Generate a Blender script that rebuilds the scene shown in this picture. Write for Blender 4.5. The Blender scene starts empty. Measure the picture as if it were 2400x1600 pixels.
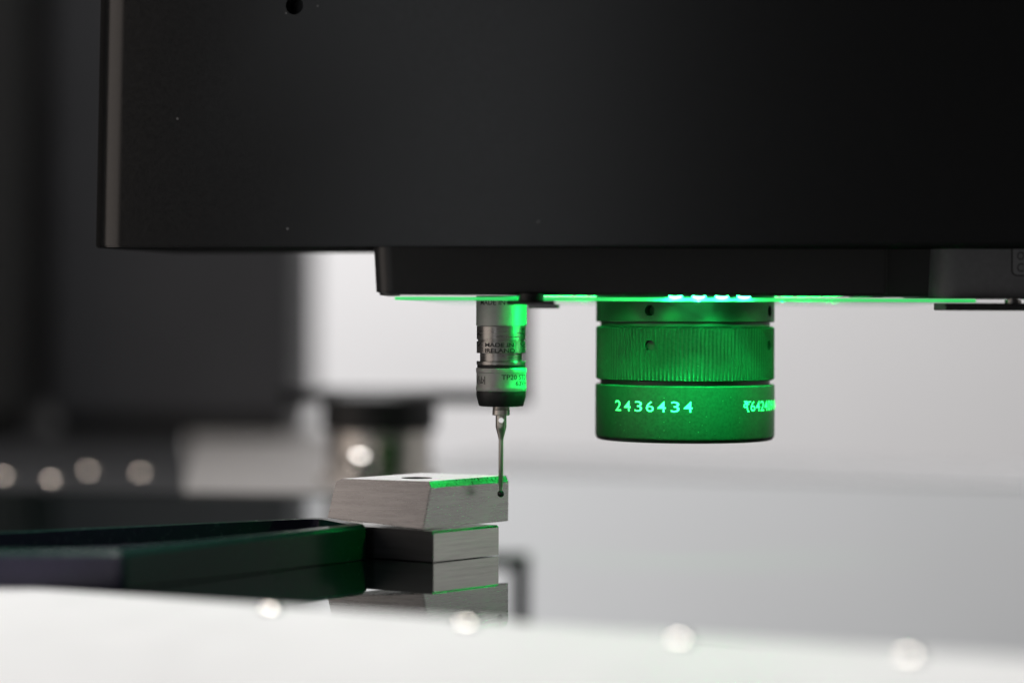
import bpy, bmesh, math, random
from mathutils import Vector, Matrix
random.seed(7)
PI = math.pi
S = bpy.context.scene
C = S.collection

# ------------------------------------------------------------------ camera
F = 85.0 / 36.0 * 2400.0        # focal length in photograph pixels
HY = 730.0                      # row of the horizon
EYE = 0.064                     # camera height over the glass (metres)
ROLL = math.radians(0.23)
FOC = 0.634
cam = bpy.data.cameras.new('camera'); cam_o = bpy.data.objects.new('camera', cam); C.objects.link(cam_o)
cam.lens = 85.0; cam.sensor_width = 36.0; cam.sensor_fit = 'HORIZONTAL'
cam.shift_y = -(800.0 - HY) / 2400.0
cam.clip_start = 0.01; cam.clip_end = 60.0
cam.dof.use_dof = True; cam.dof.focus_distance = FOC; cam.dof.aperture_fstop = 4.0; cam.dof.aperture_blades = 0
cam_o.matrix_world = Matrix.Translation((0, 0, EYE)) @ Matrix.Rotation(PI/2, 4, 'X') @ Matrix.Rotation(ROLL, 4, 'Z')
S.camera = cam_o

# ------------------------------------------------------------------ light
w = bpy.data.worlds.new('World'); S.world = w; w.use_nodes = True
bg = w.node_tree.nodes['Background']; bg.inputs[0].default_value = (0.92, 0.95, 1.0, 1); bg.inputs[1].default_value = 0.035

def area(name, loc, target, sx, sy, power, col):
    l = bpy.data.lights.new(name, 'AREA'); l.shape = 'RECTANGLE'; l.size = sx; l.size_y = sy
    l.energy = power; l.color = col
    o = bpy.data.objects.new(name, l); C.objects.link(o); o.location = loc
    o.rotation_euler = (Vector(target) - Vector(loc)).to_track_quat('-Z', 'Y').to_euler()
    return o
area('ceiling_light', (0.02, 0.80, 1.75), (0.02, 0.75, 0), 0.8, 0.8, 24.5, (1.0, 0.985, 0.975))
area('wall_washer', (-0.75, 1.40, 1.25), (-0.30, 2.2, 0.1), 0.9, 0.35, 34.5, (1.0, 0.985, 0.99))  # added fill to brighten the wall
area('side_light', (1.9, 0.75, 0.15), (0, 0.65, 0.03), 1.2, 1.1, 2.1, (1.0, 0.97, 0.92))  # added fill for right-hand faces, in place of unseen grey surroundings
area('room_light', (-1.52, -1.9, 0.40), (0, 0.6, 0.10), 0.42, 1.3, 1.4, (0.93, 0.96, 1.0))
area('window_light', (-1.65, 0.05, 0.48), (0, 0.65, 0.05), 1.35, 1.1, 5.2, (1.0, 0.87, 0.79))  # warm source at the left, out of view

S.view_settings.view_transform = 'Standard'; S.view_settings.look = 'None'
S.view_settings.exposure = 0.0; S.view_settings.gamma = 1.0; S.view_settings.use_curve_mapping = False
S.render.engine = 'CYCLES'
S.cycles.use_denoising = True
S.cycles.max_bounces = 10; S.cycles.transparent_max_bounces = 12
S.cycles.sample_clamp_indirect = 4.0
S.cycles.blur_glossy = 0.3

# ------------------------------------------------------------------ unprojection of measured points (photograph pixels)
def unroll(px, py):
    u, v = px - 1200.0, py - HY
    return u*math.cos(ROLL) + v*math.sin(ROLL), -u*math.sin(ROLL) + v*math.cos(ROLL)
def P(px, py, d):
    u, v = unroll(px, py); return Vector((u*d/F, d, EYE - v*d/F))
def G(px, py, z=0.0):
    u, v = unroll(px, py); d = (EYE - z)*F/v
    return Vector((u*d/F, d, z))

# ------------------------------------------------------------------ materials
def rgb(c): return (c[0], c[1], c[2], 1.0)
def mat(name, col, rough=0.5, metal=0.0, vary=0.12, scale=400.0, stretch=(1, 1, 1), bump=0.0, bscale=None,
        rvary=0.08, coat=0.0, ior=1.5, speck=None, aniso=0.0, spec=0.5):
    m = bpy.data.materials.new(name); m.use_nodes = True
    nt = m.node_tree; b = nt.nodes['Principled BSDF']
    b.inputs['Metallic'].default_value = metal
    b.inputs['IOR'].default_value = ior
    b.inputs['Specular IOR Level'].default_value = spec
    b.inputs['Anisotropic'].default_value = aniso
    if coat:
        b.inputs['Coat Weight'].default_value = coat; b.inputs['Coat Roughness'].default_value = 0.02
    tc = nt.nodes.new('ShaderNodeTexCoord'); mp = nt.nodes.new('ShaderNodeMapping')
    mp.inputs['Scale'].default_value = stretch
    nt.links.new(tc.outputs['Object'], mp.inputs['Vector'])
    n = nt.nodes.new('ShaderNodeTexNoise'); n.inputs['Scale'].default_value = scale; n.inputs['Detail'].default_value = 6
    nt.links.new(mp.outputs['Vector'], n.inputs['Vector'])
    r = nt.nodes.new('ShaderNodeValToRGB')
    r.color_ramp.elements[0].position = 0.3; r.color_ramp.elements[1].position = 0.7
    r.color_ramp.elements[0].color = rgb([c*(1-vary) for c in col]); r.color_ramp.elements[1].color = rgb([min(1, c*(1+vary)) for c in col])
    nt.links.new(n.outputs['Fac'], r.inputs['Fac'])
    out = r.outputs['Color']
    if speck:                                       # scattered dust specks: (colour, scale, threshold)
        v = nt.nodes.new('ShaderNodeTexVoronoi'); v.inputs['Scale'].default_value = speck[1]
        nt.links.new(tc.outputs['Object'], v.inputs['Vector'])
        lt = nt.nodes.new('ShaderNodeMath'); lt.operation = 'LESS_THAN'; lt.inputs[1].default_value = speck[2]
        nt.links.new(v.outputs['Distance'], lt.inputs[0])
        sx = nt.nodes.new('ShaderNodeSeparateColor'); nt.links.new(v.outputs['Color'], sx.inputs['Color'])
        gt = nt.nodes.new('ShaderNodeMath'); gt.operation = 'GREATER_THAN'; gt.inputs[1].default_value = 0.8
        nt.links.new(sx.outputs[0], gt.inputs[0])
        mu = nt.nodes.new('ShaderNodeMath'); mu.operation = 'MULTIPLY'
        nt.links.new(lt.outputs[0], mu.inputs[0]); nt.links.new(gt.outputs[0], mu.inputs[1])
        mx = nt.nodes.new('ShaderNodeMix'); mx.data_type = 'RGBA'
        nt.links.new(mu.outputs[0], mx.inputs['Factor']); nt.links.new(out, mx.inputs['A']); mx.inputs['B'].default_value = rgb(speck[0])
        out = mx.outputs['Result']
    nt.links.new(out, b.inputs['Base Color'])
    rr = nt.nodes.new('ShaderNodeMapRange'); rr.inputs['From Min'].default_value = 0.25; rr.inputs['From Max'].default_value = 0.75
    rr.inputs['To Min'].default_value = max(0, rough - rvary); rr.inputs['To Max'].default_value = min(1, rough + rvary)
    nt.links.new(n.outputs['Fac'], rr.inputs['Value']); nt.links.new(rr.outputs['Result'], b.inputs['Roughness'])
    if bump:
        n2 = n
        if bscale:
            n2 = nt.nodes.new('ShaderNodeTexNoise'); n2.inputs['Scale'].default_value = bscale; n2.inputs['Detail'].default_value = 4
            nt.links.new(mp.outputs['Vector'], n2.inputs['Vector'])
        bp = nt.nodes.new('ShaderNodeBump'); bp.inputs['Strength'].default_value = bump; bp.inputs['Distance'].default_value = 0.0002
        nt.links.new(n2.outputs['Fac'], bp.inputs['Height']); nt.links.new(bp.outputs['Normal'], b.inputs['Normal'])
    return m

def emit(name, col, strength, side=None):
    m = bpy.data.materials.new(name); m.use_nodes = True; nt = m.node_tree
    nt.nodes.remove(nt.nodes['Principled BSDF'])
    e = nt.nodes.new('ShaderNodeEmission'); e.inputs[0].default_value = rgb(col); e.inputs[1].default_value = strength
    nt.links.new(e.outputs[0], nt.nodes['Material Output'].inputs['Surface'])
    return m

GREEN = (0.003, 1.0, 0.15)
M = {}
M['wall'] = mat('wall_paint', (0.80, 0.79, 0.79), 0.7, vary=0.01, scale=8)
M['housing'] = mat('black_housing', (0.004, 0.004, 0.004), 0.23, spec=0.5, rvary=0.02, vary=0.10, scale=900, speck=((0.14, 0.14, 0.14), 140, 0.05))
M['matt_black'] = mat('matt_black_underside', (0.010, 0.010, 0.010), 0.95, vary=0.05, scale=400, rvary=0.02, spec=0.02)
M['cover'] = mat('black_cover', (0.015, 0.0145, 0.014), 0.34, rvary=0.03, vary=0.10, scale=900, bump=0.02, bscale=6000)
M['module'] = mat('charcoal_plastic', (0.17, 0.17, 0.178), 0.45, vary=0.08, scale=700)
M['labelgrey'] = mat('label_grey', (0.24, 0.24, 0.25), 0.5, vary=0.06, scale=500)
M['black'] = mat('black_rubber', (0.008, 0.008, 0.008), 0.5, vary=0.1, scale=600)
M['ink'] = mat('black_ink', (0.006, 0.006, 0.006), 0.6, vary=0.1, scale=600)
M['anod'] = mat('black_anodised', (0.022, 0.023, 0.022), 0.38, vary=0.30, scale=1400, bump=0.25, bscale=5000, spec=0.3, speck=((0.12, 0.13, 0.12), 900, 0.11))
M['anod_smooth'] = mat('black_anodised_smooth', (0.016, 0.017, 0.016), 0.40, vary=0.10, scale=900)
M['white_ink'] = mat('white_engraving', (0.80, 0.82, 0.80), 0.6, vary=0.06, scale=900)
M['steel'] = mat('satin_steel', (0.37, 0.35, 0.33), 0.30, 1.0, vary=0.06, scale=300, stretch=(1, 1, 9), rvary=0.06)
M['nickel'] = mat('matt_nickel', (0.44, 0.44, 0.42), 0.50, 0.40, vary=0.06, scale=700, bump=0.05, bscale=5000)
M['bright_steel'] = mat('bright_steel', (0.56, 0.52, 0.47), 0.32, 0.85, vary=0.06, scale=300, stretch=(1, 1, 0.2))
M['ruby'] = mat('dark_ruby', (0.020, 0.006, 0.014), 0.06, 0.0, vary=0.1, scale=300, rvary=0.02, spec=0.8)
M['ceramic'] = mat('white_ceramic', (0.85, 0.83, 0.80), 0.25, vary=0.02, scale=200)
M['silver'] = mat('silver_body', (0.75, 0.70, 0.65), 0.30, 0.8, vary=0.03, scale=200)
M['polished'] = mat('polished_steel', (0.82, 0.78, 0.73), 0.06, 1.0, vary=0.02, scale=200, rvary=0.01)
M['frame_white'] = mat('white_frame_paint', (0.80, 0.80, 0.79), 0.5, vary=0.015, scale=60)
M['frame_grey'] = mat('grey_frame_paint', (0.37, 0.37, 0.375), 0.9, vary=0.02, scale=40, spec=0.08)
M['plate_warm'] = mat('warm_grey_plate', (0.20, 0.188, 0.180), 0.55, vary=0.03, scale=40)
M['plate_dark'] = mat('dark_grey_plate', (0.014, 0.014, 0.015), 0.6, spec=0.15, vary=0.05, scale=40)
M['column'] = mat('charcoal_column', (0.056, 0.056, 0.061), 0.6, vary=0.04, scale=30)
M['column_black'] = mat('black_column', (0.022, 0.022, 0.022), 0.6, vary=0.04, scale=30)
M['bezel'] = mat('dark_bezel', (0.008, 0.042, 0.032), 0.22, vary=0.08, scale=500, spec=0.2)  # green light reflected on the frame's side put into the base colour
M['bezel_end'] = mat('violet_bezel', (0.034, 0.029, 0.062), 0.24, vary=0.08, scale=500, spec=0.3)  # violet light on the near end put into the base colour
M['tray'] = mat('dark_tray', (0.010, 0.011, 0.018), 0.25, vary=0.2, scale=300)
M['green_pad'] = mat('green_pad', (0.05, 0.12, 0.04), 0.6, vary=0.05, scale=300)
M['ivory'] = mat('polished_cap', (0.97, 0.91, 0.84), 0.12, 1.0, vary=0.02, scale=200, rvary=0.02)
M['screw'] = mat('screw_steel', (0.60, 0.52, 0.45), 0.12, 1.0, vary=0.05, scale=300)
M['glass'] = mat('stage_glass', (0.003, 0.007, 0.006), 0.012, vary=0.2, scale=60, rvary=0.004, coat=0.6, ior=1.52)
M['board'] = mat('white_board', (0.7, 0.72, 0.7), 0.5, vary=0.03, scale=300)
M['led'] = emit('green_led', (0.02, 1.0, 0.22), 120.0); M['led_dim'] = emit('green_led_dimmed', GREEN, 10.0)

def brushed(name, col, rough, ang):
    """machined steel: fine streaks running horizontally round the block, with patches of duller grind"""
    m = bpy.data.materials.new(name); m.use_nodes = True; nt = m.node_tree; b = nt.nodes['Principled BSDF']
    b.inputs['Metallic'].default_value = 1.0
    tc = nt.nodes.new('ShaderNodeTexCoord')
    mp = nt.nodes.new('ShaderNodeMapping'); mp.inputs['Scale'].default_value = (60, 60, 2600)
    nt.links.new(tc.outputs['Object'], mp.inputs['Vector'])
    n = nt.nodes.new('ShaderNodeTexNoise'); n.inputs['Scale'].default_value = 1.0; n.inputs['Detail'].default_value = 8; n.inputs['Roughness'].default_value = 0.7
    nt.links.new(mp.outputs['Vector'], n.inputs['Vector'])
    mp2 = nt.nodes.new('ShaderNodeMapping'); mp2.inputs['Scale'].default_value = (90, 90, 900)
    nt.links.new(tc.outputs['Object'], mp2.inputs['Vector'])
    n2 = nt.nodes.new('ShaderNodeTexNoise'); n2.inputs['Scale'].default_value = 1.0; n2.inputs['Detail'].default_value = 3
    nt.links.new(mp2.outputs['Vector'], n2.inputs['Vector'])
    ad = nt.nodes.new('ShaderNodeMix'); ad.data_type = 'FLOAT'; ad.inputs['Factor'].default_value = 0.45
    nt.links.new(n.outputs['Fac'], ad.inputs['A']); nt.links.new(n2.outputs['Fac'], ad.inputs['B'])
    r = nt.nodes.new('ShaderNodeValToRGB'); r.color_ramp.elements[0].position = 0.32; r.color_ramp.elements[1].position = 0.68
    r.color_ramp.elements[0].color = rgb([c*0.78 for c in col]); r.color_ramp.elements[1].color = rgb([c*1.12 for c in col])
    nt.links.new(ad.outputs['Result'], r.inputs['Fac']); nt.links.new(r.outputs['Color'], b.inputs['Base Color'])
    rr = nt.nodes.new('ShaderNodeMapRange'); rr.inputs['From Min'].default_value = 0.3; rr.inputs['From Max'].default_value = 0.7
    rr.inputs['To Min'].default_value = rough - 0.03; rr.inputs['To Max'].default_value = rough + 0.04
    nt.links.new(ad.outputs['Result'], rr.inputs['Value']); nt.links.new(rr.outputs['Result'], b.inputs['Roughness'])
    bp = nt.nodes.new('ShaderNodeBump'); bp.inputs['Strength'].default_value = 0.15; bp.inputs['Distance'].default_value = 0.00003
    nt.links.new(n.outputs['Fac'], bp.inputs['Height']); nt.links.new(bp.outputs['Normal'], b.inputs['Normal'])
    return m
M['block'] = brushed('ground_steel', (0.46, 0.447, 0.445), 0.27, 0)
M['block_low'] = brushed('ground_steel_base', (0.54, 0.53, 0.51), 0.21, 0)
M['oxide'] = mat('blackened_steel', (0.065, 0.065, 0.069), 0.5, vary=0.15, scale=1.0, stretch=(60, 60, 900), spec=0.3)  # shade beside the tray put into the base block's left face
M['chamfer'] = mat('rough_chamfer', (0.46, 0.46, 0.45), 0.32, 0.8, vary=0.4, scale=1500, bump=0.6, bscale=1300)
M['block_top'] = mat('lapped_steel', (0.85, 0.84, 0.84), 0.30, 1.0, vary=0.03, scale=500, rvary=0.04)  # wall reflection on the top face put into a lighter colour

def acrylic():
    m = bpy.data.materials.new('green_lit_acrylic'); m.use_nodes = True; nt = m.node_tree
    nt.nodes.remove(nt.nodes['Principled BSDF'])
    t = nt.nodes.new('ShaderNodeBsdfTransparent'); t.inputs[0].default_value = (0.80, 0.97, 0.88, 1)
    tr = nt.nodes.new('ShaderNodeBsdfTranslucent'); tr.inputs[0].default_value = (0.7, 0.9, 0.8, 1)
    df = nt.nodes.new('ShaderNodeBsdfDiffuse'); df.inputs[0].default_value = (0.7, 0.9, 0.8, 1)
    n = nt.nodes.new('ShaderNodeTexNoise'); n.inputs['Scale'].default_value = 300
    a = nt.nodes.new('ShaderNodeMixShader'); a.inputs[0].default_value = 0.5
    nt.links.new(tr.outputs[0], a.inputs[1]); nt.links.new(df.outputs[0], a.inputs[2])
    mr = nt.nodes.new('ShaderNodeMapRange'); mr.inputs['To Min'].default_value = 0.24; mr.inputs['To Max'].default_value = 0.36
    nt.links.new(n.outputs['Fac'], mr.inputs['Value'])
    b = nt.nodes.new('ShaderNodeMixShader'); nt.links.new(mr.outputs['Result'], b.inputs[0])
    nt.links.new(t.outputs[0], b.inputs[1]); nt.links.new(a.outputs[0], b.inputs[2])
    nt.links.new(b.outputs[0], nt.nodes['Material Output'].inputs['Surface'])
    return m
M['glass'].node_tree.nodes['Principled BSDF'].inputs['Coat Tint'].default_value = (0.93, 0.98, 1.0, 1)
M['acrylic'] = acrylic()
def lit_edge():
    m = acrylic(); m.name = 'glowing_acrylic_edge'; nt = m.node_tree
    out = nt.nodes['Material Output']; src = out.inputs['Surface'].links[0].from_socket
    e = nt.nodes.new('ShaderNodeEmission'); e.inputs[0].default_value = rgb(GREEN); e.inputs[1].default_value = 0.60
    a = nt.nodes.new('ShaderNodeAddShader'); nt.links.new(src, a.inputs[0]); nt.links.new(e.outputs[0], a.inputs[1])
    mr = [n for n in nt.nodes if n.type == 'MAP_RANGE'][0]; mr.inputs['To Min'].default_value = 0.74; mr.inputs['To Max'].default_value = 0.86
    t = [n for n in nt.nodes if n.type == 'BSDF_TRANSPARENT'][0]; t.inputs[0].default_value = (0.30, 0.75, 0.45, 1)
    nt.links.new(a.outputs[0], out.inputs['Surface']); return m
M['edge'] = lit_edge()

# ------------------------------------------------------------------ helpers
def thing(name, label, cat, loc=(0, 0, 0), group=None):
    o = bpy.data.objects.new(name, None); C.objects.link(o); o.location = loc
    o.empty_display_size = 0.01
    o['label'] = label; o['category'] = cat
    if group: o['group'] = group
    return o
def tag(o, label, cat, group=None):
    o['label'] = label; o['category'] = cat
    if group: o['group'] = group
    return o
def link(name, me, m, parent=None, smooth=None):
    if m is not None and not me.materials: me.materials.append(m)
    if smooth is not None:
        for p in me.polygons: p.use_smooth = True
        me.set_sharp_from_angle(angle=math.radians(smooth))
    o = bpy.data.objects.new(name, me); C.objects.link(o)
    if parent is not None:
        o.parent = parent
        o.matrix_parent_inverse = Matrix.Translation(-world_loc(parent))
    return o
def world_loc(o):
    l = Vector(o.location)
    if o.parent is not None: return Vector((0, 0, 0)) if o.type == 'MESH' else l
    return l if o.type != 'MESH' else l
def from_bm(name, bm, m, parent=None, smooth=None):
    bmesh.ops.recalc_face_normals(bm, faces=bm.faces)
    me = bpy.data.meshes.new(name); bm.to_mesh(me); bm.free()
    return link(name, me, m, parent, smooth)
def lathe_bm(prof, cx, cy, n=96, rfun=None):
    """prof: (radius, z) from top to bottom, closed with caps; rfun(a, r, z) may change the radius"""
    bm = bmesh.new(); rows = []
    for r, z in prof:
        row = []
        for k in range(n):
            a = 2*PI*k/n; q = rfun(a, r, z) if rfun else r
            row.append(bm.verts.new((cx + q*math.sin(a), cy - q*math.cos(a), z)))
        rows.append(row)
    for i in range(len(rows)-1):
        for k in range(n):
            bm.faces.new((rows[i][k], rows[i][(k+1) % n], rows[i+1][(k+1) % n], rows[i+1][k]))
    bm.faces.new(rows[0]); bm.faces.new(rows[-1])
    return bm
def prism_bm(poly, z0, z1, top_scale=None, bevel=0.0, seg=2):
    bm = bmesh.new()
    c = Vector((sum(p[0] for p in poly)/len(poly), sum(p[1] for p in poly)/len(poly)))
    lo = [bm.verts.new((p[0], p[1], z0)) for p in poly]
    hi = [bm.verts.new((p[0], p[1], z1)) for p in poly]
    n = len(poly)
    bm.faces.new(lo); bm.faces.new(hi)
    for k in range(n): bm.faces.new((lo[k], lo[(k+1) % n], hi[(k+1) % n], hi[k]))
    if bevel:
        bmesh.ops.recalc_face_normals(bm, faces=bm.faces)
        es = [e for e in bm.edges if e.calc_face_angle(0) > math.radians(25)]
        bmesh.ops.bevel(bm, geom=es, offset=bevel, segments=seg, profile=0.5, affect='EDGES')
    return bm
def round_poly(poly, radii, seg=8):
    """round the corners of a plan polygon"""
    out = []; n = len(poly)
    for i in range(n):
        p = Vector(poly[i]); a = Vector(poly[i-1]); b = Vector(poly[(i+1) % n])
        r = radii[i] if isinstance(radii, (list, tuple)) else radii
        if r <= 0: out.append(p); continue
        d1 = (a-p).normalized(); d2 = (b-p).normalized()
        th = math.acos(max(-1, min(1, d1.dot(d2)))); t = r/math.tan(th/2)
        cdir = (d1+d2).normalized(); cen = p + cdir*(r/math.sin(th/2))
        s = p + d1*t - cen; e = p + d2*t - cen
        a0 = math.atan2(s.y, s.x); a1 = math.atan2(e.y, e.x)
        da = (a1-a0+PI) % (2*PI) - PI
        for k in range(seg+1):
            q = a0 + da*k/seg; out.append(cen + Vector((math.cos(q), math.sin(q)))*r)
    return out
def cyl_cutter(p0, p1, r, n=28):
    bm = bmesh.new(); d = (Vector(p1)-Vector(p0)); L = d.length
    q = d.to_track_quat('Z', 'Y').to_matrix().to_4x4()
    bmesh.ops.create_cone(bm, cap_ends=True, segments=n, radius1=r, radius2=r, depth=L,
                          matrix=Matrix.Translation((Vector(p0)+Vector(p1))/2) @ q)
    return bm
def carve(o, cutters, smooth=30):
    """subtract every cutter bmesh from the object"""
    tmp = []
    for bm in cutters:
        me = bpy.data.meshes.new('cut'); bm.to_mesh(me); bm.free()
        c = bpy.data.objects.new('cut', me); C.objects.link(c); tmp.append(c)
        md = o.modifiers.new('b', 'BOOLEAN'); md.operation = 'DIFFERENCE'; md.object = c; md.solver = 'EXACT'
    dg = bpy.context.evaluated_depsgraph_get(); dg.update()
    me = bpy.data.meshes.new_from_object(o.evaluated_get(dg))
    o.modifiers.clear(); old = o.data; o.data = me
    for c in tmp: bpy.data.objects.remove(c)
    bpy.data.meshes.remove(old)
    if smooth:
        for p in me.polygons: p.use_smooth = True
        me.set_sharp_from_angle(angle=math.radians(smooth))
    return o
def flat_text(s, size, bold=0.0, spacing=1.0, width=1.0):
    cu = bpy.data.curves.new('t', 'FONT'); cu.body = s; cu.size = size; cu.offset = bold; cu.space_character = spacing
    cu.resolution_u = 3; cu.fill_mode = 'FRONT'
    o = bpy.data.objects.new('t', cu); C.objects.link(o)
    dg = bpy.context.evaluated_depsgraph_get(); dg.update()
    me = bpy.data.meshes.new_from_object(o.evaluated_get(dg))
    vs = [(v.co.x*width, v.co.y) for v in me.vertices]; fs = [tuple(p.vertices) for p in me.polygons]
    bpy.data.objects.remove(o); bpy.data.curves.remove(cu); bpy.data.meshes.remove(me)
    return vs, fs
def fit(vs, x0, x1, y0, y1):
    ax = min(v[0] for v in vs); bx = max(v[0] for v in vs); ay = min(v[1] for v in vs); by = max(v[1] for v in vs)
    return [(x0+(v[0]-ax)/(bx-ax)*(x1-x0), y0+(v[1]-ay)/(by-ay)*(y1-y0)) for v in vs]
def wrap(name, vs, fs, cx, cy, R, m, parent):
    """lay flat shapes (x = angle in radians, y = height) on a cylinder"""
    me = bpy.data.meshes.new(name)
    me.from_pydata([(cx+R*math.sin(a), cy-R*math.cos(a), z) for a, z in vs], [], fs); me.update()
    return link(name, me, m, parent)
def ball_bm(c, r, u=32, v=20):
    bm = bmesh.new(); bmesh.ops.create_uvsphere(bm, u_segments=u, v_segments=v, radius=r, matrix=Matrix.Translation(c)); return bm

# ------------------------------------------------------------------ the setting
def slab(name, poly, z0, z1, m, bevel=0.0, parent=None):
    return from_bm(name, prism_bm(poly, z0, z1, bevel=bevel), m, parent)

wall = slab('wall', [(-3.2, 2.2), (3.2, 2.2), (3.2, 2.3), (-3.2, 2.3)], -1.0, 2.4, M['wall']); wall['kind'] = 'structure'

# stage: glass plate with a painted frame round it
stage = thing('measuring_stage', 'flat glass measuring stage with white painted frame and steel screws', 'stage', (0, 0.7, 0))
a1 = Vector((-0.0516, 0.518)); a2 = Vector((0.0747, 0.453)); ax = (a2-a1).normalized(); ay = Vector((-ax.y, ax.x))
e0 = a1 + ay*0.003
def on(o, s, t): p = o + ax*s + ay*t; return (p.x, p.y)
slab('glass_plate', [on(e0, -0.33, 0.0015), on(e0, 0.45, 0.0015), on(e0, 0.45, 0.475), on(e0, -0.33, 0.475)], -0.010, 0.0, M['glass'], parent=stage)
ff = slab('front_frame', [on(e0, -0.40, -0.20), on(e0, 0.45, -0.20), on(e0, 0.45, 0), on(e0, -0.40, 0)], -0.02, 0.0006, M['frame_white'], parent=stage)
def screw(px_pt, zt, parent, r=0.0026, m=None):
    rho, h0_ = r/math.sin(math.radians(56)), math.cos(math.radians(56))
    prof = [(rho*math.sin(math.radians(7*t)), zt+rho*(math.cos(math.radians(7*t))-h0_)) for t in range(1, 9)] + [(r, zt-0.002)]
    o = from_bm('screw', lathe_bm(prof, px_pt[0], px_pt[1], 40), m or M['screw'], parent, 40)
    h = [(px_pt[0]+r*0.25*math.cos(k*PI/3), px_pt[1]+r*0.25*math.sin(k*PI/3)) for k in range(6)]
    return carve(o, [prism_bm(h, zt+r*0.2, zt+0.005)], 40)
for x, y in ((635, 1420), (1095, 1453), (1595, 1490), (2135, 1528)):
    q = G(x, y, 0.0015); screw((q.x, q.y), 0.0006, ff, 0.0025, M['ivory'])
# back frame
b1 = Vector((0.0168, 0.9545)); b2 = Vector((0.188, 0.889)); bx = (b2-b1).normalized(); by = Vector((-bx.y, bx.x))
def ob(s, t): p = b1 + bx*s + by*t; return (p.x, p.y)
slab('back_frame', [ob(-0.075, 0), ob(0.55, 0), ob(0.55, 0.14), ob(-0.075, 0.14)], -0.02, 0.0003, M['frame_grey'], parent=stage)
slab('side_frame', [(-0.1145, 0.845), (-0.056, 0.838), (-0.056, 1.30), (-0.172, 1.30)], -0.02, 0.0006, M['plate_warm'], parent=stage)
df_ = slab('mounting_plate', [(-0.36, 0.853), (-0.1152, 0.846), (-0.1727, 1.30), (-0.36, 1.30)], -0.02, 0.0004, M['plate_dark'], parent=stage)  # shadowed part of the same plate, shade put into a darker colour
for x, y in ((8, 1112), (120, 1120), (207, 1100), (330, 1105)):
    q = G(x, y, 0.0014); screw((q.x, q.y), 0.0004, df_, 0.0034)

col = thing('machine_column', 'tall charcoal machine column standing behind the stage', 'column', (-0.17, 1.26, 0))
from_bm('shaft', prism_bm(round_poly([(-0.2336, 1.22), (-0.1098, 1.22), (-0.1098, 1.36), (-0.2336, 1.36)], 0.006), 0.012, 0.7), M['column'], col, 40)
from_bm('foot', prism_bm(round_poly([(-0.231, 1.223), (-0.1125, 1.223), (-0.1125, 1.357), (-0.231, 1.357)], 0.006), 0.0007, 0.012), M['column_black'], col, 40)
col2 = thing('rear_panel', 'matt black upright panel beside the charcoal machine column', 'panel', (-0.33, 1.2, 0))
from_bm('shaft', prism_bm(round_poly([(-1.3, 1.17), (-0.2425, 1.17), (-0.2425, 1.35), (-1.3, 1.35)], 0.008), 0.014, 0.7), M['column_black'], col2, 40)  # left length out of view added to darken reflections in the housing
from_bm('foot', prism_bm(round_poly([(-1.29, 1.174), (-0.246, 1.174), (-0.246, 1.346), (-1.29, 1.346)], 0.008), 0.0005, 0.014), M['black'], col2, 40)

# tool stand far behind: black cap on a steel body, steel ball added before it for a bright highlight, thin arm
kx, ky = P(890, 960, 0.90).x, 0.90
kn = thing('tool_stand', 'steel cylinder with wide black cap standing on the glass behind the blocks', 'stand', (kx, ky, 0))
from_bm('cap', lathe_bm([(0.0195, 0.0340), (0.0215, 0.0320), (0.0215, 0.0210), (0.0208, 0.0200)], kx, ky, 64), M['black'], kn, 30)
from_bm('body', lathe_bm([(0.0190, 0.0200), (0.0195, 0.0192), (0.0195, 0.004), (0.0225, 0.0035), (0.0225, 0.0)], kx, ky, 64), M['silver'], kn, 30)
from_bm('pad', prism_bm(round_poly([(kx+0.001, ky-0.0225), (kx+0.008, ky-0.0225), (kx+0.008, ky-0.0160), (kx+0.001, ky-0.0160)], 0.001), 0.0042, 0.0165), M['green_pad'], kn)  # added to stand in for a green reflection on the body
q = P(847, 1094, 0.862)
rb = thing('reference_ball', 'polished steel ball on a short stem before the black capped stand', 'ball', (q.x, q.y, 0))
from_bm('ball', ball_bm(q, 0.0058), M['polished'], rb, 60)
from_bm('stem', lathe_bm([(0.0012, q.z-0.0050), (0.0012, 0.0006), (0.004, 0.0005), (0.004, 0.0)], q.x, q.y, 24), M['bright_steel'], rb, 30)
br = thing('angle_arm', 'thin dark angled arm crossing behind the black capped stand', 'arm', (0.004, 0.925, 0.0316))
slab('crossbar', [(-0.088, 0.923), (0.0072, 0.923), (0.0072, 0.928), (-0.088, 0.928)], 0.0285, 0.0343, M['plate_dark'], 0.0004, br)
slab('post', [(0.0003, 0.9232), (0.0070, 0.9232), (0.0070, 0.9278), (0.0003, 0.9278)], 0.0343, 0.30, M['plate_dark'], 0.0004, br)

# ------------------------------------------------------------------ measuring head
head = thing('measuring_unit', 'large black measuring head with green ring light hanging over the stage', 'machine head', (0, 0.65, EYE+0.0164))
hd = Vector((0.968, -0.25)).normalized(); hn = Vector((-hd.y, hd.x))
h0 = Vector((-0.1128, 0.634)); hz = EYE + 0.0164
hp = [h0, h0+hd*0.305, h0+hd*0.305+hn*0.066, h0+hn*0.066]
bm = prism_bm(round_poly(hp, [0.0110, 0.0075, 0.006, 0.006], 14), hz, hz+0.14)
hc = h0+hd*0.15+hn*0.033
for v in bm.verts:
    if v.co.z > hz+0.07:
        l = Vector((v.co.x, v.co.y))-hc; s, t = l.dot(hd), l.dot(hn)
        n2 = hc + hd*s*(1-0.0019/0.15) + hn*t*(1-0.0012/0.033); v.co.x, v.co.y = n2
bmesh.ops.recalc_face_normals(bm, faces=bm.faces)
es = [e for e in bm.edges if e.calc_face_angle(0) > math.radians(60) and max(v.co.z for v in e.verts) < hz+0.001]
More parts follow.
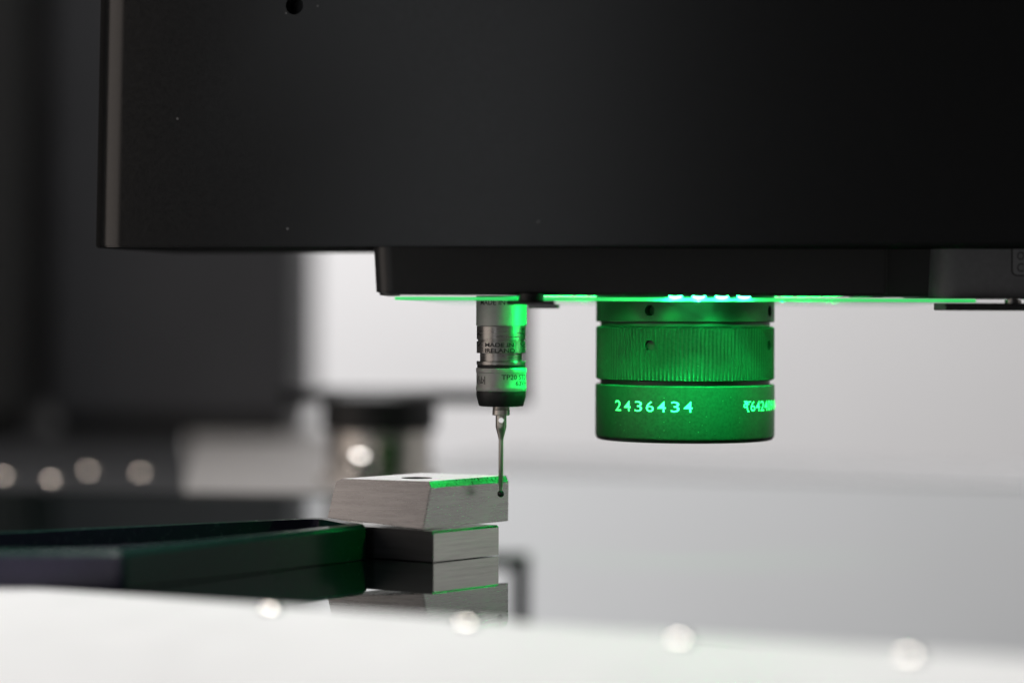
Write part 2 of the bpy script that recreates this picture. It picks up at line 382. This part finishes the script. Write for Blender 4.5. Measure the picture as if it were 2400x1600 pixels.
bmesh.ops.bevel(bm, geom=es, offset=0.0004, segments=2, affect='EDGES')
hous = from_bm('housing', bm, M['housing'], head, 40)
hous.data.materials.append(M['matt_black'])
for p in hous.data.polygons:
    if p.normal.z < -0.9: p.material_index = 1
# socket screw sunk in the housing front
hole = P(694, 15, 0.6212); nrm = Vector((-hn.x, -hn.y, 0.0)).normalized()
carve(hous, [cyl_cutter(hole - nrm*0.007, hole + nrm*0.01, 0.00235)], 40)
bm = cyl_cutter(hole - nrm*0.0072, hole - nrm*0.0035, 0.0021)
sc = from_bm('screw', bm, M['black'], head, 40)

CZ = EYE + 0.00405
cA = P(880, 690, 0.612); cX0, cX1 = cA.x, P(2080, 690, 0.612).x
bm = prism_bm(round_poly([(cX0, 0.612), (cX1, 0.612), (cX1, 0.66), (cX0, 0.66)], [0.005, 0.001, 0.001, 0.005], 8), CZ, hz-0.0002)
for v in bm.verts:
    if v.co.z > hz-0.001: v.co.x += (-0.0007 if v.co.x < 0 else 0.0)
bmesh.ops.recalc_face_normals(bm, faces=bm.faces)
es = [e for e in bm.edges if e.calc_face_angle(0) > math.radians(60) and max(v.co.z for v in e.verts) < CZ+0.001]
bmesh.ops.bevel(bm, geom=es, offset=0.0008, segments=3, affect='EDGES')
cov = from_bm('bottom_cover', bm, M['cover'], head, 40)
carve(cov, [prism_bm([(cX0+0.004, 0.6138), (cX1-0.003, 0.6138), (cX1-0.003, 0.67), (cX0+0.004, 0.67)], CZ-0.01, CZ+0.008)], 40)
# rear part of the cover over the lens, set back
slab('rear_cover', [(-0.012, 0.6605), (cX1+0.02, 0.6605), (cX1+0.02, 0.735), (-0.012, 0.735)], CZ+0.0030, hz+0.03, M['cover'], parent=head)
# recessed bridge and the sensor module on the right
slab('bridge', [(cX1+0.0003, 0.621), (P(2190, 690, 0.621).x, 0.621), (P(2190, 690, 0.621).x, 0.66), (cX1+0.0003, 0.66)], CZ+0.0002, hz+0.001, M['cover'], parent=head)
mx0 = P(2184, 640, 0.616).x
bm = prism_bm(round_poly([(mx0, 0.616), (mx0+0.07, 0.616), (mx0+0.07, 0.66), (mx0, 0.66)], [0.008, 0.003, 0.003, 0.001], 8), CZ-0.0002, hz+0.0012)
for v in bm.verts:
    if v.co.z < hz and v.co.x < mx0+0.01: v.co.x -= 0.0007
bmesh.ops.recalc_face_normals(bm, faces=bm.faces)
es = [e for e in bm.edges if e.calc_face_angle(0) > math.radians(60) and max(v.co.z for v in e.verts) < CZ+0.001]
bmesh.ops.bevel(bm, geom=es, offset=0.0004, segments=2, affect='EDGES')
from_bm('sensor_module', bm, M['module'], head, 40)
def panel_bm(px0, py0, px1, py1, d0, d1, r):
    """rounded upright panel facing the front"""
    a = P(px0, py1, d0); b = P(px1, py0, d0)
    pts = round_poly([(a.x, a.z), (b.x, a.z), (b.x, b.z), (a.x, b.z)], r, 6)
    bm = bmesh.new(); n = len(pts)
    f = [bm.verts.new((p.x, d0, p.y)) for p in pts]; k = [bm.verts.new((p.x, d1, p.y)) for p in pts]
    bm.faces.new(f); bm.faces.new(k)
    for i in range(n): bm.faces.new((f[i], f[(i+1) % n], k[(i+1) % n], k[i]))
    return bm
from_bm('label_border', panel_bm(2370.5, 555, 2600, 647, 0.6158, 0.6165, 0.0015), M['ink'], head)
lp = from_bm('label_plate', panel_bm(2374, 558, 2597, 644, 0.6155, 0.6164, 0.0012), M['labelgrey'], head)
for s, y0, y1 in (('CA', 563, 581), ('OP', 590, 609), ('CLA', 617, 637)):
    vs, fs = flat_text(s, 0.002)
    a = P(2384, y1, 0.6153); b = P(2384+15*len(s), y0, 0.6153)
    vs = fit(vs, a.x, b.x, a.z, b.z)
    me = bpy.data.meshes.new('lettering'); me.from_pydata([(x, 0.6153, z) for x, z in vs], [], fs); me.update()
    link('lettering', me, M['ink'], lp)

# camera lens axis and probe axis
LX, LY, LR = P(1605, 900, 0.657).x, 0.657, 208.5*0.657/F
PX, PY = P(1175, 850, FOC).x, FOC

# clear acrylic plate under the cover, ring light's edge glow put into its material
ax0, ax1 = P(925, 700, 0.616).x, P(2288, 700, 0.616).x
plate = slab('diffuser_plate', [(ax0, 0.6165), (ax1, 0.6165), (ax1, 0.73), (ax0+0.012, 0.73)], EYE+0.00285, CZ-0.0004, M['acrylic'], parent=head)
carve(plate, [cyl_cutter((LX, LY, EYE-0.01), (LX, LY, EYE+0.02), LR+0.0006, 64), cyl_cutter((PX, PY, EYE-0.01), (PX, PY, EYE+0.02), 0.0072, 48)], 30)
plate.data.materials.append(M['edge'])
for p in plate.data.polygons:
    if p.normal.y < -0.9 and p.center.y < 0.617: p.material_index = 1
# LEDs of the ring light
NL = 44; leddim = None; LT = math.radians(18)
for k in range(NL):
    a = 2*PI*(k if k < NL/2 else k-NL)/NL + 0.012
    lx, ly = LX+0.0410*math.sin(a), LY-0.0410*math.cos(a)
    zt = CZ+0.00085 if -0.2 < a < 0.34 else CZ+0.0020
    if k == 0:
        bm = lathe_bm([(0.0020, 0.0), (0.0020, -0.0004), (0.0019, -0.00041), (0.0019, -0.0007), (0.0014, -0.0010), (0.0005, -0.0011)], 0, 0, 16)
        led0 = from_bm('led', bm, M['board'], head, 40)
        led0.data.materials.append(M['led'])
        for p in led0.data.polygons:
            if p.center.z < -0.00045: p.material_index = 1
        lo = led0
    else:
        lo = led0.copy(); C.objects.link(lo)
        if not -0.2 < a < 0.34:
            if leddim is None:
                leddim = led0.data.copy(); leddim.materials[1] = M['led_dim']
            lo.data = leddim
    lo.rotation_mode = 'QUATERNION'
    inward = Vector((-math.sin(a), math.cos(a), 0))
    lo.rotation_quaternion = (-(inward*math.sin(LT) + Vector((0, 0, -1))*math.cos(LT))).to_track_quat('Z', 'Y')
    lo.location = (lx, ly, zt)
    sl = bpy.data.lights.new('led_beam', 'SPOT'); sl.color = GREEN; sl.shadow_soft_size = 0.0012; sl.spot_blend = 1.0
    ca, sa = math.cos(a), math.sin(a)
    src = Vector((lx, ly, zt-0.0012))
    if k % 4 == 0:                                   # row aimed at the front barrel, front segments at full power
        sl.energy = 1.10*(max(0.0, math.cos(a-0.14))**1.3 + 0.03); sl.spot_size = math.radians(90); tl = math.radians(10)
        dv = inward*math.sin(tl) + Vector((0, 0, -1))*math.cos(tl)
    elif k % 4 == 2:                                 # row aimed at the knurled ring
        sl.energy = 0.21*(max(0.0, math.cos(a-0.05))**0.5 + 0.05); sl.spot_size = math.radians(84); tl = math.radians(40)
        dv = inward*math.sin(tl) + Vector((0, 0, -1))*math.cos(tl)
    elif k in (39, 41, 43):            # segments aimed at the probe
        sl.energy = 0.105; sl.spot_size = math.radians(84); dv = (Vector((PX, PY, EYE-0.012)) - src).normalized()
    elif -1.5 < a < -0.15:                           # segments aimed at the workpiece
        sl.energy = 0.60; sl.spot_size = math.radians(40); dv = (Vector((-0.008, 0.628, 0.016)) - src).normalized()
    else:
        sl.energy = 0.012; sl.spot_size = math.radians(140); dv = Vector((0, 0, -1))
    so = bpy.data.objects.new('led_beam', sl); C.objects.link(so); so.parent = head
    so.matrix_parent_inverse = Matrix.Translation(-Vector(head.location))
    so.location = src + dv*0.0003
    so.rotation_euler = dv.to_track_quat('-Z', 'Y').to_euler()
bm = lathe_bm([(0.0424, CZ+0.0030), (0.0424, CZ+0.0022)], LX, LY, 96)
board = from_bm('light_board', bm, M['board'], head, 30)
carve(board, [cyl_cutter((LX, LY, CZ-0.01), (LX, LY, CZ+0.02), 0.034, 96)], 30)
# latch tabs with thumb screws under the cover
def px_box(name, x0, x1, y0, y1, d0, d1, m, parent, bevel=0.0):
    a = P(x0, y1, d0); b = P(x1, y0, d0)
    return slab(name, [(a.x, d0), (b.x, d0), (b.x, d1), (a.x, d1)], a.z, b.z, m, bevel, parent)
t1 = px_box('latch_tab', 1188, 1300, 704.5, 713, 0.606, 0.620, M['black'], head, 0.00015)
a = P(1238, 722, 0.602); b = P(1312, 712.5, 0.602)
slab('latch_tab', [(a.x, 0.602), (b.x-0.0008, 0.602), (b.x, 0.606), (b.x, 0.622), (a.x, 0.622)], a.z, b.z, M['module'], 0.00015, head)
c = P(1245, 700, 0.607)
from_bm('latch_screw', lathe_bm([(0.0032, CZ+0.0005), (0.0032, c.z-0.0006)], c.x, 0.6132, 32), M['black'], head, 30)
px_box('latch_tab', 2216, 2520, 711, 727, 0.607, 0.624, M['black'], head, 0.0002)
c = P(2374, 705, 0.618)
from_bm('latch_screw', lathe_bm([(0.0013, CZ+0.0006), (0.0013, c.z+0.0004), (0.0021, c.z+0.0003), (0.0021, c.z-0.0008)], c.x, 0.618, 32), M['steel'], head, 30)

# ------------------------------------------------------------------ camera lens
def ZL(y): return P(1605, y, LY-LR).z          # height of a row on the front of the barrel
lens = thing('camera_lens', 'round black lens barrel with knurled ring lit green under the head', 'lens', (LX, LY, ZL(1040)))
zt1, zb1 = CZ+0.006, ZL(755)
r1 = from_bm('mount_ring', lathe_bm([(LR-0.0002, zt1), (LR, zt1-0.0002), (LR, zb1+0.0002), (LR-0.0002, zb1)], LX, LY, 160), M['anod_smooth'], lens, 30)
def radial(a, z, r, inner):
    d = Vector((math.sin(a), -math.cos(a), 0)); c0 = Vector((LX, LY, z))
    return cyl_cutter(c0+d*(LR-inner), c0+d*(LR+0.004), r, 24)
ha = [math.asin((1511-1605)/208.5), math.asin(189.5/208.5), math.asin((1511-1605)/208.5)+PI, math.asin(189.5/208.5)+PI]
carve(r1, [radial(a, ZL(728), 0.00145, 0.004) for a in ha], 30)
from_bm('inner_tube', lathe_bm([(LR-0.0012, zb1-0.00001), (LR-0.0012, ZL(907))], LX, LY, 128), M['anod_smooth'], lens, 30)
zk0, zk1 = ZL(765), ZL(895)
NK = 140
def knurl(a, r, z):
    if z > zk0-0.0006 or z < zk1+0.0004: return r
    t = (a*NK/(2*PI)) % 1.0
    return r - 0.00030*abs(math.sin(PI*t))**1.4 if True else r
prof = [(LR-0.0011, zk0), (LR-0.0005, zk0-0.00002), (LR-0.0001, zk0-0.0004), (LR, zk0-0.00061)]
prof += [(LR, zk0-0.00061+(zk1+0.00041-zk0+0.00061)*k/3.0) for k in range(1, 4)]
prof += [(LR-0.0002, zk1+0.0003), (LR-0.0006, zk1), (LR-0.0011, zk1-0.00001)]
kr = from_bm('knurled_ring', lathe_bm(prof, LX, LY, NK*8, knurl), M['anod'], lens, 40)
carve(kr, [radial(a, ZL(810), 0.0014, 0.0032) for a in ha], 40)
for a in ha[:2]:       # set screws down the threaded holes
    d = Vector((math.sin(a), -math.cos(a), 0)); c0 = Vector((LX, LY, ZL(810)-0.0002))
    s = from_bm('set_screw', cyl_cutter(c0+d*(LR-0.0032), c0+d*(LR-0.0022), 0.0011, 20), M['black'], lens, 30)
    c0.z = ZL(728); s = from_bm('set_screw', cyl_cutter(c0+d*(LR-0.0040), c0+d*(LR-0.0028), 0.0012, 20), M['black'], lens, 30)
z2, z3 = ZL(905), ZL(1040)
LR3 = LR+0.00012
bar = from_bm('front_barrel', lathe_bm([(LR3-0.0011, z2), (LR3-0.0003, z2), (LR3, z2-0.0003), (LR3, z3+0.0014), (LR3-0.0002, z3+0.0007), (LR3-0.0006, z3+0.0002), (LR3-0.0013, z3), (LR3-0.006, z3), (LR3-0.007, z3+0.002)], LX, LY, 160), M['anod'], lens, 35)
RT = LR3 + 0.00005
def arow(x): return math.asin(max(-1, min(1, (x-1605)/208.5)))
zt0, zt1_ = ZL(966), ZL(941)
lv, lf = [], []
for ch, xc in zip('2436434', (1444, 1464, 1488, 1513, 1539, 1569, 1598)):
    vs, fs = flat_text(ch, 0.01, bold=0.00002)
    c = arow(xc); hw = 0.0470
    vs = fit(vs, c-hw, c+hw, zt0, zt1_); o = len(lv); lv += vs; lf += [tuple(i+o for i in f) for f in fs]
wrap('serial_number', lv, lf, LX, LY, RT, M['white_ink'], bar)
lv, lf = [], []
for k, ch in enumerate('642409'):
    vs, fs = flat_text(ch, 0.01, bold=0.00005)
    c = arow(1749)+k*math.radians(4.95); hw = math.radians(2.2)
    vs = fit(vs, c-hw, c+hw, zt0+0.00005, zt1_); o = len(lv); lv += vs; lf += [tuple(i+o for i in f) for f in fs]
for k, ch in enumerate('NO'):
    vs, fs = flat_text(ch, 0.01, bold=0.00045)
    c = arow(1749)+math.radians(4.95*6+2.5)+k*math.radians(6.0); hw = math.radians(2.5)
    vs = fit(vs, c-hw, c+hw, zt0+0.00005, zt1_); o = len(lv); lv += vs; lf += [tuple(i+o for i in f) for f in fs]
wrap('part_number', lv, lf, LX, LY, RT, M['white_ink'], bar)
def strokes(paths, wd, to):
    """thick polylines in a unit square, mapped by to(u, v)"""
    vs, fs = [], []
    for p in paths:
        for (x0, y0), (x1, y1) in zip(p, p[1:]):
            d = Vector((x1-x0, y1-y0)).normalized(); n = Vector((-d.y, d.x))*wd/2; e = d*wd*0.3
            q = [(x0-e.x+n.x, y0-e.y+n.y), (x0-e.x-n.x, y0-e.y-n.y), (x1+e.x-n.x, y1+e.y-n.y), (x1+e.x+n.x, y1+e.y+n.y)]
            o = len(vs); vs += [to(*k) for k in q]; fs.append((o, o+1, o+2, o+3))
    return vs, fs
# emblem before the part number: looped mark with a tail
e0a, e1a = arow(1725.5), arow(1743.5)
emb = [[(0.12, 0.98), (0.45, 0.98), (0.55, 0.90), (0.98, 0.96)], [(0.18, 0.96), (0.28, 0.80), (0.55, 0.86)], [(0.30, 0.80), (0.10, 0.66), (0.06, 0.52), (0.18, 0.44), (0.45, 0.44)],
       [(0.55, 0.84), (0.36, 0.68), (0.34, 0.60)], [(0.72, 0.74), (0.56, 0.70), (0.48, 0.50), (0.55, 0.22), (0.64, 0.04)], [(0.45, 0.50), (0.52, 0.25), (0.62, 0.04)], [(0.58, 0.05), (0.74, 0.03)]]
vs, fs = strokes(emb, 0.13, lambda u, v: (e0a+u*(e1a-e0a), zt0+v*(zt1_-zt0)))
wrap('emblem', vs, fs, LX, LY, RT, M['white_ink'], bar)

# ------------------------------------------------------------------ touch probe
sp = FOC/F
def ZP(y): return P(1175, y, FOC-0.0066).z
probe = thing('touch_probe', 'slim steel touch probe with thin ball tipped stylus hanging over the blocks', 'probe', (PX, PY, P(1174, 1164, FOC).z))
def turned(name, prof, m, n=96, ch=0.00008):
    pr = [(r*sp, ZP(y)) for r, y in prof]
    return from_bm(name, lathe_bm(pr, PX, PY, n), m, probe, 30)
def band(r, y0, y1, c=0.8): return [(r-c, y0), (r, y0+c), (r, y1-c), (r-c, y1)]
sh = turned('shank', [(59.4, 693)]+[(59.4, 763), (58.6, 764)], M['nickel'])
turned('joint_sleeve', [(55, 763.9), (55, 828.0)], M['steel'])
rA = turned('coupling_ring', band(58, 764.5, 796), M['steel'])
rB = turned('name_ring', band(58, 800, 828), M['steel'])
turned('neck', [(50, 828.1), (50, 847)], M['steel'])
# thin sleeve is hidden inside the rings except in the gap below the coupling ring
turned('flange', band(58, 847.2, 856), M['steel'])
turned('seal', [(55.5, 856.1), (56.8, 857.5), (56.8, 861.5), (55.5, 863)], M['black'])
md = turned('probe_module', [(58.5, 863), (59.3, 864), (59.3, 873), (58.5, 874.2), (58.3, 876), (58.3, 905), (59.2, 907.5), (59.3, 909), (59.3, 916), (58.6, 917.5)], M['nickel'])
turned('nose', [(58.2, 917.6), (58.4, 918.5), (58.4, 929), (52.6, 951), (51.5, 953), (49, 953.6)], M['black'])
st = turned('stylus', [(19.6, 953.5), (19.6, 961), (19.8, 961.5), (20.5, 962.5), (20.5, 974), (19.5, 975.2), (12.8, 975.6), (12.8, 1003), (11.6, 1008), (5.9, 1031), (5.6, 1034), (5.6, 1138), (4.3, 1141), (4.0, 1150), (3.6, 1153)], M['bright_steel'], 48)
hz_ = ZP(987)
carve(st, [cyl_cutter((PX, PY-0.01, hz_), (PX, PY+0.01, hz_), 6.3*sp, 24)], 30)
from_bm('tip_ball', ball_bm(Vector((PX, PY, P(1174, 1156.5, FOC).z)), 8.2*sp), M['ruby'], st, 60)
def aprobe(x, r=58.3): return math.asin(max(-1, min(1, (x-1174.5)/r)))
def probe_text(s, x0, x1, y0, y1, R, parent, bold=0.0002, r=58.3, name='lettering'):
    vs, fs = flat_text(s, 0.01, bold=bold)
    vs = fit(vs, aprobe(x0, r), aprobe(x1, r), ZP(y1), ZP(y0))
    return wrap(name, vs, fs, PX, PY, R*sp+0.00003, M['ink'], parent)
probe_text('MADE IN', 1127, 1183, 702, 714.5, 59.4, sh, 0.0001)
probe_text('MADE IN', 1136.5, 1204, 803.5, 813, 58, rB, 0.0003)
probe_text('IRELAND', 1136.5, 1206.5, 816.5, 826.5, 58, rB, 0.0003)
probe_text('TP20 STD', 1175.5, 1231, 878, 890, 58.3, md, 0.0001)
vs, fs = flat_text('63VH', 0.01, bold=0.0001)
vs = fit(vs, aprobe(1208), aprobe(1231.5), ZP(904), ZP(893)); wrap('lettering', vs, fs, PX, PY, 58.3*sp+0.00003, M['ink'], md)
# boxed mark on the left of the module
b0, b1_ = aprobe(1118), aprobe(1137)
mk = [[(-0.05, 1.0), (0.12, 0.1), (0.26, 1.0)], [(0.36, 0.98), (0.98, 0.98), (0.98, 0.02), (0.36, 0.02), (0.36, 0.98)], [(0.66, 0.95), (0.66, 0.3)], [(0.5, 0.62), (0.5, 0.32), (0.66, 0.2), (0.85, 0.32), (0.9, 0.55), (0.72, 0.62)], [(0.5, 0.12), (0.66, 0.2), (0.88, 0.12)]]
vs, fs = strokes(mk, 0.06, lambda u, v: (b0+u*(b1_-b0), ZP(901.5)+v*(ZP(882)-ZP(901.5))))
wrap('emblem', vs, fs, PX, PY, 58.3*sp+0.00003, M['ink'], md)
for x in (1224, 1121.5):
    c = aprobe(x, 58); hw = 0.20
    wrap('arrow_mark', [(c-hw, ZP(790)), (c+hw, ZP(790)), (c+hw*0.55, ZP(784)), (c, ZP(779)), (c-hw*0.55, ZP(784))], [(0, 1, 2, 3, 4)], PX, PY, 58*sp+0.00004, M['ink'], rA)
    wrap('arrow_mark', [(c-hw*0.9, ZP(803)), (c+hw*0.9, ZP(803)), (c+hw*0.8, ZP(807)), (c, ZP(813)), (c-hw*0.8, ZP(807))], [(4, 3, 2, 1, 0)], PX, PY, 58*sp+0.00004, M['ink'], rB)

# ------------------------------------------------------------------ steel blocks
lowF, lowR, lowL = G(1012, 1318), G(1166, 1301), G(866, 1307)
ld = (lowL-lowF).normalized(); lowLL = lowF + ld*0.030; lowB = lowLL + (lowR-lowF)
ZLW = 0.0080
push = (lowR-lowF).cross(Vector((0, 0, 1))).normalized()*0.0005
lowF = lowF+push; lowR = lowR+push; lowL = lowL+push
bm = prism_bm([(p.x, p.y) for p in (lowF, lowR, lowB, lowLL)], 0.0002, ZLW)
def at(e, a, b, z): return all(abs(v.co.z-z) < 1e-5 and min((v.co.xy-a.xy).length, (v.co.xy-b.xy).length) < 1e-5 for v in e.verts)
bmesh.ops.bevel(bm, geom=[e for e in bm.edges if at(e, lowF, lowR, ZLW)], offset=0.00055, segments=1, affect='EDGES')
bmesh.ops.recalc_face_normals(bm, faces=bm.faces)
bmesh.ops.bevel(bm, geom=[e for e in bm.edges if e.calc_face_angle(0) > math.radians(60)], offset=0.00012, segments=2, affect='EDGES')
lo_b = from_bm('base_block', bm, M['block_low'])
lo_b.data.materials.append(M['oxide'])
nl_ = (lowLL-lowF).cross(Vector((0, 0, 1))).normalized(); nl_ = nl_ if nl_.y < 0 else -nl_
for p in lo_b.data.polygons:
    if p.normal.dot(nl_) > 0.95: p.material_index = 1
tag(lo_b, 'small ground steel block lying on the glass under the bigger steel block', 'block')
zb, zc, zt = 0.0082, 0.0190, 0.0203
V = {}
V['FB'] = G(992, 1240, zb); V['RB'] = G(1192, 1220.5, zb); V['LB'] = G(768, 1213, zb); V['BB'] = V['LB']+V['RB']-V['FB']
V['FT'] = G(1008, 1131, zt); V['RT'] = G(1189, 1117, zt); V['LT'] = G(801, 1121, zt); V['BT'] = V['LT']+V['RT']-V['FT']
def on_plane(px, py, a, b, c):
    n = (b-a).cross(c-a); o = Vector((0, 0, EYE)); d = P(px, py, 1.0)-o
    return o + d*((a-o).dot(n)/d.dot(n))
up = Vector((0, 0, 1))
V['FC'] = on_plane(1010, 1143, V['FB'], V['RB'], V['FB']+up); V['RC'] = on_plane(1193, 1129, V['FB'], V['RB'], V['FB']+up)
lp_ = (V['FB'], V['FC'], V['LT'])
ln = (lp_[1]-lp_[0]).cross(lp_[2]-lp_[0]); rn = (V['RB']-V['FB']).cross(up).normalized()
if rn.y > 0: rn = -rn
# front top corner: on the left face, level with the top, 0.9 mm behind the right face
A_ = Matrix(((ln.x, ln.y), (rn.x, rn.y)))
t_ = A_.inverted() @ Vector((lp_[0].dot(ln)-zt*ln.z, V['FB'].xy.dot(rn.xy)-0.0009))
V['FT'] = Vector((t_.x, t_.y, zt)); V['RT'] = V['RC'] - rn*0.0009; V['RT'].z = zt
V['LB'] = on_plane(768, 1213, *lp_); V['BB'] = V['LB']+V['RB']-V['FB']; V['BT'] = V['LT']+V['RT']-V['FT']
V['LC'] = on_plane(787, 1129, *lp_)
V['BC'] = V['BT'] + (V['LC']-V['LT']); 
n_r = (V['RB']-V['FB']).normalized()
bm = bmesh.new(); B = {k: bm.verts.new(v) for k, v in V.items()}
fc = {}
fc['left'] = bm.faces.new([B[k] for k in ('LB', 'FB', 'FC', 'FT', 'LT', 'LC')])
fc['right'] = bm.faces.new([B[k] for k in ('FB', 'RB', 'RC', 'FC')])
fc['cham'] = bm.faces.new([B[k] for k in ('FC', 'RC', 'RT', 'FT')])
fc['top'] = bm.faces.new([B[k] for k in ('FT', 'RT', 'BT', 'LT')])
fc['lc'] = bm.faces.new([B[k] for k in ('LC', 'LT', 'BT', 'BC')])
fc['bl'] = bm.faces.new([B[k] for k in ('LB', 'LC', 'BC', 'BB')])
fc['bk'] = bm.faces.new([B[k] for k in ('RB', 'BB', 'BC', 'BT', 'RT', 'RC')])
fc['bot'] = bm.faces.new([B[k] for k in ('FB', 'LB', 'BB', 'RB')])
fc['cham'].material_index = 1; fc['top'].material_index = 2
es = [e for e in bm.edges if {e.verts[0], e.verts[1]} in ({B['RC'], B['RT']}, {B['RB'], B['RC']}, {B['FB'], B['FC']}, {B['RB'], B['FB']}, {B['LB'], B['FB']})]
bmesh.ops.triangulate(bm, faces=[fc['left'], fc['bk']])
bmesh.ops.recalc_face_normals(bm, faces=bm.faces)
bmesh.ops.bevel(bm, geom=[e for e in bm.edges if e.is_valid and e in es], offset=0.00022, segments=2, affect='EDGES')
me = bpy.data.meshes.new('top_block'); bm.to_mesh(me); bm.free()
for k in ('block', 'chamfer', 'block_top'): me.materials.append(M[k])
up_b = link('top_block', me, None)
hc_ = G(977, 1119.3, zt)
carve(up_b, [cyl_cutter(hc_+Vector((0, 0, -0.009)), hc_+Vector((0, 0, 0.004)), 0.0041, 40)], None)
tag(up_b, 'wide chamfered steel block with a round hole on its top face', 'block')

# ------------------------------------------------------------------ dark bezel tray on the glass
hb = 0.0090
tA, tB = G(283, 1384), G(865, 1310); tC = G(765, 1210, hb); tD0 = G(0, 1245, hb)
tA2, tB2, tC2 = Vector((tA.x, tA.y)), Vector((tB.x, tB.y)), Vector((tC.x, tC.y)); dd = (Vector((tD0.x, tD0.y))-tC2).normalized()
tD = tC2 + dd*0.118; tE = Vector((tD.x, tA2.y-0.001))
outer = [tE, tA2, tB2, tC2, tD]
def inset(poly, r):
    n = len(poly); out = []
    for i in range(n):
        a, p, b = poly[i-1], poly[i], poly[(i+1) % n]
        n1 = Vector((-(p-a).y, (p-a).x)).normalized(); n2 = Vector((-(b-p).y, (b-p).x)).normalized()
        bs = (n1+n2).normalized(); out.append(p + bs*(r/max(0.35, bs.dot(n1))))
    return out
bez = thing('bezel_tray', 'low dark glossy frame with sunken middle lying beside the steel blocks', 'frame', (tA.x, tA.y, 0))
seg = 8; rad = [0.004, 0.006, 0.0035, 0.006, 0.004]
po = round_poly(outer, rad, seg); pi_ = round_poly(inset(outer, 0.0046), [max(0.0025, r-0.002) for r in rad], seg)
ch = 0.0010
po2 = round_poly(inset(outer, ch), [max(0.002, r-ch) for r in rad], seg)
bm = bmesh.new(); rings = []
for poly, z in ((po, 0.0002), (po, hb-ch), (po2, hb), (pi_, hb), (pi_, hb-0.0045)):
    rings.append([bm.verts.new((p.x, p.y, z)) for p in poly])
n = len(po)
for i in range(len(rings)-1):
    for k in range(n): bm.faces.new((rings[i][k], rings[i][(k+1) % n], rings[i+1][(k+1) % n], rings[i+1][k]))
bm.faces.new(rings[0])
bm.faces.new(rings[-1])
rim = from_bm('rim', bm, M['bezel'], bez, 35)
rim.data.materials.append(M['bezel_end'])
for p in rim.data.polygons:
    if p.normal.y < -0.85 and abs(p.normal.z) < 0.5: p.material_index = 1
pi2 = [p for p in round_poly(inset(outer, 0.0048), [max(0.0025, r-0.002) for r in rad], seg)]
from_bm('recessed_panel', prism_bm(pi2, hb-0.0044, hb-0.0038), M['tray'], bez)
